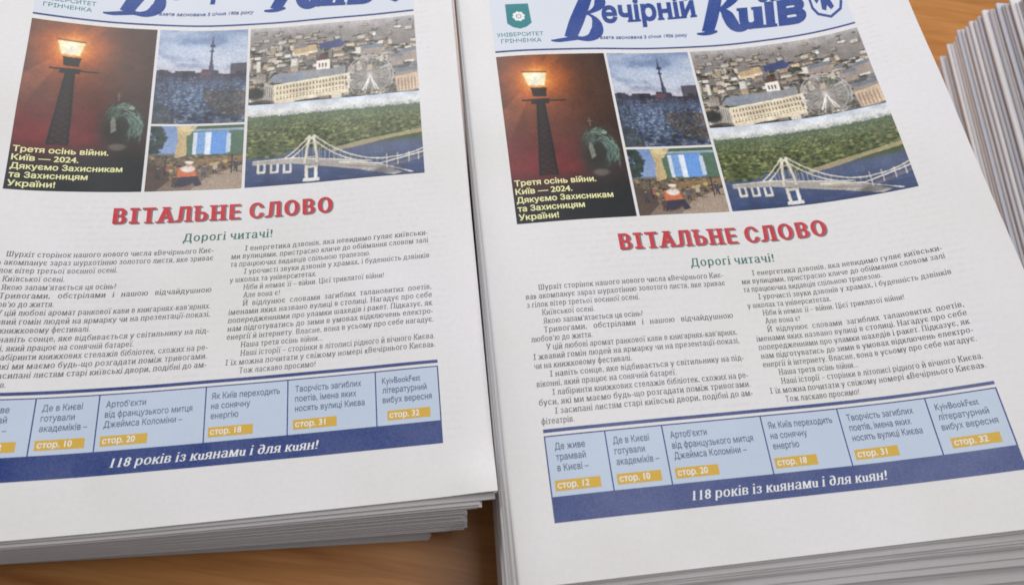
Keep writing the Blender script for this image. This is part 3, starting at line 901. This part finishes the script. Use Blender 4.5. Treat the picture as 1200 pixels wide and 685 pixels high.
def photo_bridge(w, h):
    c = Canvas(w, h)
    c.vgrad([(0, (190, 198, 212)), (5, (206, 206, 206)), (8, (196, 196, 190)), (9.5, (92, 108, 84)), (20, (86, 104, 64)), (34, (78, 92, 56)), (38, (86, 96, 122)), (62, (58, 72, 108))])
    r = np.random.default_rng(41)
    for _ in range(90):
        x = r.uniform(0, w); t = r.uniform(6.5, 8.8); c.rect(x, t, x + r.uniform(.6, 2), 9.6, np.array((172, 172, 176)) * r.uniform(.85, 1.15), .8)
    for k in range(5200):
        y = 9.5 + r.random() ** .8 * 31; x = r.uniform(-1, w + 1)
        lim = 34 + 3 * math.sin(x * .05 + 1) if x < 45 else 38 - (x - 45) * .14
        if x < 24: lim = 42 - x * .12
        if y > lim: continue
        s_ = .28 + (y - 8) * .032
        g = [(118, 124, 80), (94, 104, 64), (70, 80, 52), (106, 108, 68), (84, 94, 62), (130, 132, 92)][r.integers(6)]
        hz = max(0, 1 - (y - 9) / 14) * .45; g = np.array(g) * r.uniform(.75, 1.2) * (1 - hz) + np.array((128, 138, 128)) * hz
        c.disc(x, y, s_ * 1.5, s_, g, .85, .5)
        if k % 3 == 0: c.disc(x + s_ * .4, y + s_ * .7, s_ * 1.3, s_ * .6, (40, 52, 36) if y > 18 else (74, 86, 70), .6, .6)
    c.poly([(54, 38), (74, 34), (95, 31), (112, 29), (112, 32), (92, 34), (70, 38.5), (54, 41)], (176, 160, 124), .85)
    n = vnoise(c.w, c.h, 2 * PX, 44, 3, 5.0)
    c.blend(np.clip((n - .55) * 5, 0, 1) * (c.Y > 40) * .3, (92, 108, 150))
    # deck
    Wt, Gy = (204, 197, 182), (164, 158, 152)
    c.poly([(4, 44.2), (30, 43.2), (60, 47.5), (84, 54.2), (98, 60), (92, 61.5), (70, 55.5), (46, 50.2), (28, 46.8), (4, 46.4)], Gy)
    for a, b in (((4, 43.6), (30, 42.8)), ((30, 42.8), (60, 47.2)), ((60, 47.2), (84, 53.4)), ((84, 53.4), (104, 60.5))):
        c.line(*a, *b, .9, Wt)
    c.poly([(60, 51), (84, 55), (112, 48.6), (112, 50.4), (86, 56.6), (64, 53)], (134, 116, 112), .6)
    c.line(58, 49, 84, 52.6, 1.0, Wt); c.line(84, 52.6, 112, 46.2, 1.0, Wt)
    # piers
    for x, y in ((7, 46), (15, 46.4), (23, 47)):
        c.rect(x, y, x + 1.5, y + 6.6, Wt); c.rect(x + 4, y, x + 5.5, y + 6.4, (200, 198, 194)); c.rect(x, y + 5.2, x + 5.5, y + 6.8, Wt)
    c.rect(36.5, 49, 38.6, 60.5, Wt); c.rect(42.5, 50, 44.6, 60.5, (206, 204, 200)); c.rect(36.5, 49.5, 44.6, 51.2, Wt); c.rect(35.5, 58.5, 45.8, 61, (204, 202, 198))
    # pylon and cables
    for x0, x1 in ((36.5, 39.5), (44.5, 42.5)):
        c.line(x0, 47.5, x1, 27.0, 1.7, Wt); c.line(x0 + .9, 47.5, x1 + .7, 27.6, .6, (150, 146, 140))
    c.line(37, 43, 44, 43, .8, Wt); c.line(38.6, 33, 42.8, 33, .7, Wt)
    def cable(p, q, sag, w_=.9):
        t = np.linspace(0, 1, 16); xs = p[0] + (q[0] - p[0]) * t; ys = p[1] + (q[1] - p[1]) * t + sag * 4 * t * (1 - t)
        for i in range(15): c.line(xs[i], ys[i], xs[i + 1], ys[i + 1], w_, Wt)
        return xs, ys
    cable((39.5, 27), (24, 42.8), 1.0); cable((42.5, 27), (28, 43), 1.0)
    for p, q, sg in (((42.5, 27), (92, 48.5), 7.0), ((39.5, 27.4), (78, 50), 5.4)):
        xs, ys = cable(p, q, sg, .95)
        for i in range(1, 15): c.line(xs[i], ys[i], xs[i] - .2, min(54, 46.5 + max(0, xs[i] - 50) * .16), .3, (206, 206, 200), .7)
    for i in range(5): c.line(28 + i * 2.4, 43 - i * 3.0, 28 + i * 2.4, 44, .3, (210, 208, 200), .7)
    cable((92, 48.5), (112, 43.5), 1.0, .9)
    for x in (88, 95, 102, 108): c.line(x, 45.8, x, 56 - (x - 88) * .2, .7, (206, 196, 186), .85)
    c.disc(88, 58, 10, 2.0, (58, 60, 66), .45, .5)
    c.tex(.6, .12, 51); c.tex(7, .12, 52)
    c.a = np.clip((c.a - 110) * 1.15 + 110, 12, 245)
    return c

BL, BR, G1, G1B, G2, G2B = 21.2, 265.3, 93.6, 95.4, 152.1, 154.0
YT, YB, YS, YM = 321.8, 196.9, 245.4, 258.8
PHOTOS = [('night_lamp_photo', photo_lamp, BL, YB, G1, YT), ('tower_skyline_photo', photo_tower, G1B, YS + .9, G2, YT),
          ('street_monument_photo', photo_street, G1B, YB, G2, YS - .9), ('city_wheel_photo', photo_city, G2B, YM + .3, BR, YT),
          ('river_bridge_photo', photo_bridge, G2B, YB, BR, YM + .2)]
def photo_grids():
    out = []
    for nm, fn, x0, y0, x1, y1 in PHOTOS:
        c = fn(x1 - x0, y1 - y0)
        nx, ny = int((x1 - x0) * 2.8), int((y1 - y0) * 2.8)
        X, Y = np.meshgrid(np.linspace(x0, x1, nx), np.linspace(y0, y1, ny), indexing='ij')
        # press screen: soften the drawing, then add the fine irregular detail of a photograph
        img = c.a
        def blur(q, r):
            for ax in (0, 1):
                k = np.exp(-0.5 * (np.arange(-3 * r, 3 * r + 1) / r) ** 2); k /= k.sum()
                pd = np.pad(q, [(3 * r, 3 * r) if i == ax else (0, 0) for i in range(3)], 'edge')
                q = sum(w_ * np.take(pd, range(i, i + q.shape[ax]), ax) for i, w_ in enumerate(k))
            return q
        # small displacement breaks up the straight drawn edges
        dxn = (vnoise(c.w, c.h, 1.6 * PX, 71, 3) - .5) * (3.2 if nm != 'night_lamp_photo' else 2); dyn = (vnoise(c.w, c.h, 1.6 * PX, 72, 3) - .5) * (3.2 if nm != 'night_lamp_photo' else 2)
        jy_, jx_ = np.mgrid[0:c.h, 0:c.w]
        img = img[np.clip((jy_ + dyn).astype(int), 0, c.h - 1), np.clip((jx_ + dxn).astype(int), 0, c.w - 1)]
        fine = vnoise(c.w, c.h, .55 * PX, 73, 2) - .5; mid = vnoise(c.w, c.h, 2.2 * PX, 74, 3) - .5
        img = blur(img, 1)
        lum = img.mean(-1, keepdims=True)
        img = lum + (img - lum) * .92
        img = img * (1 + (.10 * fine + .06 * mid)[..., None] * (1 if nm != 'night_lamp_photo' else .45))
        pad = np.pad(img, ((1, 1), (1, 1), (0, 0)), 'edge')
        img = (pad[:-2, 1:-1] + pad[2:, 1:-1] + pad[1:-1, :-2] + pad[1:-1, 2:] + 2 * img) / 6
        jx = np.clip(((X - x0) * PX).astype(int), 0, c.w - 1); jy = np.clip(((y1 - Y) * PX).astype(int), 0, c.h - 1)
        colr = lin(np.clip(img[jy, jx], 0, 255)).reshape(-1, 3)
        out.append((nm, np.stack([X, Y], -1).reshape(-1, 2), (nx, ny), colr))
    return out
PG = photo_grids()

# ------------------------------------------------------------------ front page print
C1 = ['\tШурхіт сторінок нашого нового числа «Вечірнього Киє-', 'ва» акомпанує зараз шурхотінню золотого листя, яке зриває', 'з гілок вітер третьої воєнної осені.',
      '\tКиївської осені.', '\tЯкою запам’ятається ця осінь?', '\tТривогами,   обстрілами   і   нашою   відчайдушною', 'любов’ю до життя.',
      '\tУ цій любові аромат ранкової кави в книгарнях-кав’ярнях.', 'І жвавий гомін людей на ярмарку чи на презентації-показі,', 'чи на книжковому фестивалі.',
      '\tІ навіть сонце, яке відбивається у світильнику на під-', 'віконні, який працює на сонячній батареї.', '\tІ лабіринти книжкових стелажів бібліотек, схожих на ре-',
      'буси, які ми маємо будь-що розгадати поміж тривогами.', '\tІ засипані листям старі київські двори, подібні до ам-', 'фітеатрів.']
C2 = ['\tІ енергетика дзвонів, яка невидимо гуляє київськи-', 'ми вулицями, пристрасно кличе до обіймання словом залі', 'та працюючих видавців спільною трапезою.',
      '\tІ урочисті звуки дзвонів у храмах, і буденність дзвінків', 'у школах та університетах.', '\tНіби й немає її – війни. Цієї триклятої війни!', '\tАле вона є!',
      '\tЙ  відлунює  словами  загиблих  талановитих  поетів,', 'іменами яких названо вулиці в столиці. Нагадує про себе', 'попередженнями про уламки шахедів і ракет. Підказує, як',
      'нам підготуватись до зими в умовах відключень електро-', 'енергії й інтернету. Власне, вона в усьому про себе нагадує.', '\tНаша третя осінь війни...',
      '\tНаші історії – сторінки в літописі рідного й вічного Києва.', 'І їх можна почитати у свіжому номері «Вечірнього Києва».', '\tТож ласкаво просимо!']
FULL1 = {0, 1, 5, 7, 8, 10, 12, 13, 14}
FULL2 = {0, 1, 3, 7, 8, 9, 10, 11, 13, 14}
INDEX = [(21.2, 53.3, ['Де живе', 'трамвай', 'в Києві –'], 'стор. 12', 24.5), (53.3, 84.0, ['Де в Києві', 'готували', 'академіків –'], 'стор. 10', 56.4),
         (84.0, 138.8, ['Артоб’єкти', 'від французького митця', 'Джеймса Коломіни –'], 'стор. 20', 87.2), (138.8, 182.4, ['Як Київ переходить', 'на сонячну', 'енергію'], 'стор. 18', 141.5),
         (182.4, 230.3, ['Творчість загиблих', 'поетів, імена яких', 'носять вулиці Києва'], 'стор. 31', 186.0), (230.3, 265.3, ['KyivBookFest', 'літературний', 'вибух вересня'], 'стор. 32', 233.5)]

def front_page(st, root, org, cov, lift):
    def place(name, geo, mat, h, parent=None, smooth=False):
        V, Fc = geo
        V = np.asarray(V, float)
        X, Y = st.xy(V[:, 0], V[:, 1])
        z0 = st.z_at(V[:, 0], V[:, 1], st.fr[-2]); z1 = st.z_at(V[:, 0], V[:, 1], 1.0)
        Z = z0 + (z1 - z0) * .992 + h + (V[:, 2] if V.shape[1] == 3 else 0)
        if lift is not None: Z = Z + lift(V[:, 0], V[:, 1])
        return mesh_obj(name, np.stack([X, Y, Z], -1), Fc, mat, parent or root, smooth=smooth, origin=org)
    H0, H1, H2, H3 = 0.07, 0.13, 0.19, 0.25
    # masthead
    tint = place('masthead_panel', rect(BL, 326.6, BR, 388), I_HEADBG, H0)
    place('masthead_rule', rect(BL, 325.3, BR, 326.6), I_RULE, H1, tint)
    B = [ribbon([(90, 374), (85, 362), (79, 350), (73, 335.5)], [8.5, 9.5, 10, 8.5]),
         ribbon([(59.5, 333.6), (64, 332.6), (70, 334.5), (78, 335.2), (84, 333.4), (90, 335), (93, 343), (94.5, 351), (92, 357), (86, 357)], [1.2, 3.2, 3.6, 3.4, 6.0, 9.0, 7.0, 2.6, 1.4]),
         ribbon([(86, 357), (92, 359), (98, 363), (99, 369), (99, 377), (92, 380), (84, 377), (76, 374), (70, 376), (68, 381)], [1.4, 4, 8.0, 7.4, 4, 3, 2.5, 2])]
    K = [ribbon([(186, 378), (181, 364), (176, 350), (170, 338)], [8.5, 9, 9, 8]),
         ribbon([(162.5, 337.4), (167, 336.6), (172, 337), (177, 338.6)], [1.6, 3.0, 3.2, 2.0]),
         ribbon([(180, 357), (188, 358), (194, 365), (199, 372), (203, 377), (208, 378), (210, 372)], [1.6, 5.0, 7.5, 8, 6, 3]),
         ribbon([(183, 358), (189, 355), (187, 346), (190, 341), (193, 337.5), (198, 338), (201, 343)], [3, 8.5, 9, 7.5, 4.5, 1.2])]
    for kk, g in enumerate(B + K):
        place('masthead_stroke', g, I_BLUE, H1 + .015 * kk, tint)
    t1 = text_page('ечірній', 98.0, 349.6, 19.0, width=68.5, bold=0.035, serif=True, shear=.10, slope=.06, amt=.04, h=.07, smax=.3)
    t2 = text_page('uїв', 194.0, 339.2, 26.5, width=46, bold=0.045, serif=True, shear=.18, slope=-.045, amt=.035, h=.07, smax=.3)
    place('masthead_lettering', t1, I_BLUE, H2 + .1, tint)
    place('masthead_lettering', t2, I_BLUE, H2 + .1, tint)
    place('founding_line', text_page('Газета заснована 5 січня 1906 року', 91.3, 334.2, 2.9, width=64.0, bold=.006, shear=.16, slope=.02), I_BLUE, H2 + .13, tint)
    # university emblem
    em = place('university_emblem', refine(polyf([(31.8, 366.5), (47.6, 366.5), (48.2, 349.5), (44.5, 346.2), (39.8, 344.6), (35.2, 346.2), (31.6, 349.5)])), I_TEAL, H1)
    ros = []
    for k in range(8):
        a = 2 * math.pi * k / 8 + .2
        ros.append(ellipse(40 + 3.0 * math.cos(a), 355.4 + 3.0 * math.sin(a), 1.35, 1.35, 12))
    ros.append(ellipse(40, 355.4, 1.3, 1.3, 12))
    place('rosette', join(ros), I_WHITE, H2, em)
    place('emblem_name', join([text_page('УНІВЕРСИТЕТ', 23.6, 338.2, 3.3, width=31.4, bold=.008), text_page('ГРІНЧЕНКА', 26.0, 332.8, 3.3, width=27.0, bold=.008)]), I_TEAL, H1, em)
    # coat of arms
    sh = [(243.6, 372), (262.6, 372), (262.9, 346), (260.8, 339.5), (253.2, 334.6), (245.6, 339.5), (243.3, 346)]
    ca = place('city_coat_of_arms', refine(polyf(sh)), I_BLUE, H1)
    cx, cy = 253.2, 353.0
    place('shield_field', refine(polyf([(cx + (x - cx) * .84, cy + (y - cy) * .87) for x, y in sh])), I_HEADBG, H2, ca)
    fig = [ellipse(253.2, 361.2, 1.5, 1.7, 14), polyf([(251.2, 359), (255.2, 359), (257.0, 343.5), (254.6, 341.5), (253.2, 346), (251.6, 341.5), (249.4, 343.5)]),
           polyf([(250.9, 358.6), (247.2, 362.5), (246.2, 356), (247.4, 349), (249.6, 352)]), polyf([(255.5, 358.6), (259.2, 362.5), (260.2, 356), (259, 349), (256.8, 352)]),
           polyf([(256.5, 355), (258.2, 357), (258.6, 366), (257.8, 366), (257.4, 357.6)])]
    place('winged_figure', refine(join(fig)), I_BLUE, H3, ca)
    # photographs
    for nm, P, (nx, ny), colr in PG:
        o = place(nm, (P, grid_faces(nx, ny)), M_PHOTO, H1, smooth=True)
        ca_ = o.data.color_attributes.new('print', 'FLOAT_COLOR', 'POINT')
        ca_.data.foreach_set('color', np.concatenate([colr, np.ones((len(colr), 1))], 1).reshape(-1))
        if nm == 'night_lamp_photo': lampo = o
    cap = []
    for i, (s, wd) in enumerate((('Третя осінь війни.', 50.2), ('Київ — 2024.', 34.5), ('Дякуємо Захисникам', 59.0), ('та Захисницям', 40.5), ('України!', 24.0))):
        cap.append(text_page(s, 22.7, 222.6 - i * 5.85, 3.9, width=wd, bold=.022))
    place('photo_caption', join(cap), I_YELL, H2, lampo)
    # headline with its grey drop shadow
    g = text_page('ВІТАЛЬНЕ СЛОВО', 79.7, 175.2, 10.4, width=127.9, bold=.06, by=.004, serif=True, amt=.105, h=.06, smax=.32, track=.17)
    hl = place('headline', g, I_RED, H2)
    place('headline_shadow', (g[0] + np.array([.9, -.75, 0]), g[1]), I_SHADOW, H0, hl)
    place('greeting_line', text_page('Дорогі читачі!', 119.9, 161.6, 5.3, width=51.8, bold=.026, by=-.008, serif=True, shear=.06, amt=.085, h=.045, track=.09), I_GREEN, H1)
    # body columns
    for nm, lines, full, x0, w in (('left_text_column', C1, FULL1, 20.9, 117.0), ('right_text_column', C2, FULL2, 148.0, 116.6)):
        parts = []
        for i, s in enumerate(lines):
            ind = 7.8 if s.startswith('\t') else 0
            s = s.strip('\t')
            y = 153.6 - i * 5.06
            kw = dict(bold=.014, by=-.014, serif=True, shear=.08, amt=.075, h=.04, res=2, track=.055)
            parts.append(text_page(s, x0 + ind, y, 3.3, width=w - ind, **kw) if i in full else text_page(s, x0 + ind, y, 3.3, sx=.77, **kw))
        place(nm, join(parts), I_BLACK, H1)
    # index box
    place('index_top_rule', rect(BL, 73.2, BR, 75.0), I_NAVY, H1)
    bx = place('index_box', rect(BL, 40.7, BR, 71.4), I_PALE, H0)
    fr = [rect(BL, 70.9, BR, 71.5)]
    for xx in (BL + .3, 53.3, 84.0, 138.8, 182.4, 230.3, BR - .3): fr.append(rect(xx - .32, 40.7, xx + .32, 70.9))
    place('index_frame', join(fr), I_RULE, H1, bx)
    tx, tb, tn = [], [], []
    for i, (a, b, ls, pg, x) in enumerate(INDEX):
        for j, s in enumerate(ls):
            tx.append(text_page(s, x + (.4 if i else 1.6), 64.0 - j * 5.45, 3.5, sx=.80, bold=.010))
        xr = x + (-.6 if i != 5 else 2.6)
        tb.append((xr, 43.3, xr + 23.4, 48.6)); tn.append(text_page(pg, xr + 1.2, 44.6, 3.3, width=16.2, bold=.018, shear=.03))
    place('index_text', join(tx), I_TEXT2, H1, bx)
    for q in tb: place('page_number_bar', rect(*q), I_GOLD, H1, bx)
    for q in tn: place('page_number', q, I_WHITE, H2, bx)
    bn = place('slogan_banner', rect(BL, 28.2, BR, 40.7), I_NAVY, H0 + .02)
    place('slogan', text_page('118 років із кuянамu і ∂ля кuян!', 92.7, 31.9, 4.9, width=106.4, bold=.026, by=-.010, serif=True, shear=.22, amt=.065, h=.04, track=.06), I_WHITE, H2, bn)

# ------------------------------------------------------------------ build the stacks
def corner_lift(U, V):
    return 5.5 * np.exp(-(((292 - U) / 22.0) ** 2 + (V / 17.0) ** 2))
def right_lift(U, V):
    return 0.9 * np.exp(-((U / 30.0) ** 2 + (V / 22.0) ** 2))

def left_offset(k):
    r = random.Random(100 + k)
    f = (k + .5) / LEFT.n
    if k == LEFT.n - 1: return 0, 0
    if f > .93: return r.uniform(-2, -.5), r.uniform(-.6, .2)
    if f > .84: b = (-9.5, -2.0)
    elif f > .44: b = (-17.5, -2.0)
    elif f > .30: b = (-33, 2.5)
    elif f > .24: b = (-27, 1.5)
    else: b = (-41, 3.5)
    return b[0] + r.uniform(-1.6, 1.2), b[1] + r.uniform(-.45, .45) - 1.2 * (1 - f)

ONES = 'first second third fourth fifth sixth seventh eighth ninth tenth eleventh twelfth thirteenth fourteenth fifteenth sixteenth seventeenth eighteenth nineteenth'.split()
def ordinal(n):
    if n < 20: return ONES[n - 1]
    t = {2: 'twenty', 3: 'thirty', 4: 'forty'}[n // 10]
    return {2: 'twentieth', 3: 'thirtieth', 4: 'fortieth'}[n // 10] if n % 10 == 0 else t + '-' + ONES[n % 10 - 1]
G_L = 'newspapers piled under the top copy of the left stack'
for k in range(LEFT.n):
    top = k == LEFT.n - 1
    du, dv = left_offset(k)
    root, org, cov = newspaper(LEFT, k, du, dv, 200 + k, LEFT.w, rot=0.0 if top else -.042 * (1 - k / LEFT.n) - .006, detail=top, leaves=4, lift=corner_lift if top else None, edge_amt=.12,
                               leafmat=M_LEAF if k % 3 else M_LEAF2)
    if top:
        tag(root, 'topmost newspaper of the left stack, front page up, its lower right corner slightly curled', 'newspaper', 'front pages lying face up')
        front_page(LEFT, root, org, cov, corner_lift)
    elif k == 0:
        tag(root, 'bottom newspaper of the left stack, lying flat on the brown table', 'newspaper', G_L)
    else:
        tag(root, 'folded newspaper in the left stack, the %s counting down from its top copy' % ordinal(LEFT.n - k), 'newspaper', G_L)

G_R = 'newspapers piled under the top copy of the middle stack'
for k in range(RIGHT.n):
    top = k == RIGHT.n - 1
    r = random.Random(300 + k)
    du, dv = (0, 0) if top else (r.uniform(-.8, .8) - 5.0 * min(1, (RIGHT.n - 1 - k) / 6), r.uniform(-.8, .9) + (1.2 if k % 5 == 1 else 0) - 0.6)
    below = (RIGHT.n - 1 - k) * 25 / RIGHT.n
    rot = -float(np.interp(below, [0, 1, 2, 4, 5, 8, 9, 14, 25], [0, .004, .007, .010, .014, .018, .023, .028, .03])) + r.uniform(-.001, .001) * (not top)
    dv -= float(np.interp(below, [0, 1, 2, 4, 5, 7, 8, 12, 13, 18, 25], [0, 3.0, 4.0, 6.5, 12.0, 14.0, 19.5, 23.0, 29.0, 33.0, 36.0]))
    root, org, cov = newspaper(RIGHT, k, du, dv, 400 + k, PW, rot=rot, detail=top, leaves=4, edge_amt=.75, lift=right_lift if top else None,
                               leafmat=M_LEAF if k % 2 else M_LEAF2)
    if top:
        tag(root, 'topmost newspaper of the middle stack, its whole lower front page in view', 'newspaper', 'front pages lying face up')
        front_page(RIGHT, root, org, cov, right_lift)
    elif k == 0:
        tag(root, 'bottom newspaper of the middle stack, lying flat on the table', 'newspaper', G_R)
    else:
        tag(root, 'folded newspaper in the middle stack, the %s counting down from its top copy' % ordinal(RIGHT.n - k), 'newspaper', G_R)

G_T = 'newspapers of the stack at the right edge'
for k in range(THIRD.n):
    r = random.Random(500 + k)
    du = r.uniform(-.6, .6) - (1.7 if k % 4 == 0 or r.random() < .12 else 0) + (.5 if k % 4 == 2 else 0)
    dv = r.uniform(-1.5, 1.5) + (3.0 if k % 4 == 0 else 0)
    f = k / THIRD.n
    du += np.interp(f, [0, .19, .3, .38, .53, .68, .79, 1], [-5, -4, -3, -2, 3, 7, 8, 12])
    dv += np.interp(f, [0, .12, .19, .3, .38, .53, .68, .79, 1], [-12, -9, -7, -1, 1, 0, -11, -20, -30])
    root, org, cov = newspaper(THIRD, k, du, dv, 600 + k, PW, leaves=3, edge_amt=.2, leafmat=M_LEAF2,
                               covmat=[M_COVER, M_COVER2, M_COVER, M_COVER, M_COVER3][r.randrange(5)])
    if k == 0:
        tag(root, 'bottom newspaper of the stack at the right edge, flat on the orange-brown table', 'newspaper', G_T)
    elif k == 35:
        tag(root, 'newspaper in the right-edge stack with blue-violet print showing along its fold', 'newspaper', G_T)
        vs = np.linspace(30, 395, 30); V = []
        arc = np.linspace(.25, .8, 7)
        for a in arc:
            U = np.full(30, 2.0 - 2.18 * math.sin(math.pi * a)) + du; Va = vs + dv
            X, Y = THIRD.xy(U, Va); z0 = THIRD.z_at(U, Va, THIRD.fr[k]); z1 = THIRD.z_at(U, Va, THIRD.fr[k + 1])
            V.append(np.stack([X, Y, z0 + (z1 - z0) * .96 * (.5 - .5 * math.cos(math.pi * a))], -1))
        mesh_obj('printed_strip', np.concatenate(V), grid_faces(7, 30), I_EDGE, root, origin=org)
    elif k == THIRD.n - 1:
        tag(root, 'uppermost newspaper of the tall stack at the right edge', 'newspaper', G_T)
    else:
        tag(root, 'folded newspaper with its rounded fold showing, %s up from the table in the right-edge stack' % ordinal(k + 1), 'newspaper', G_T)
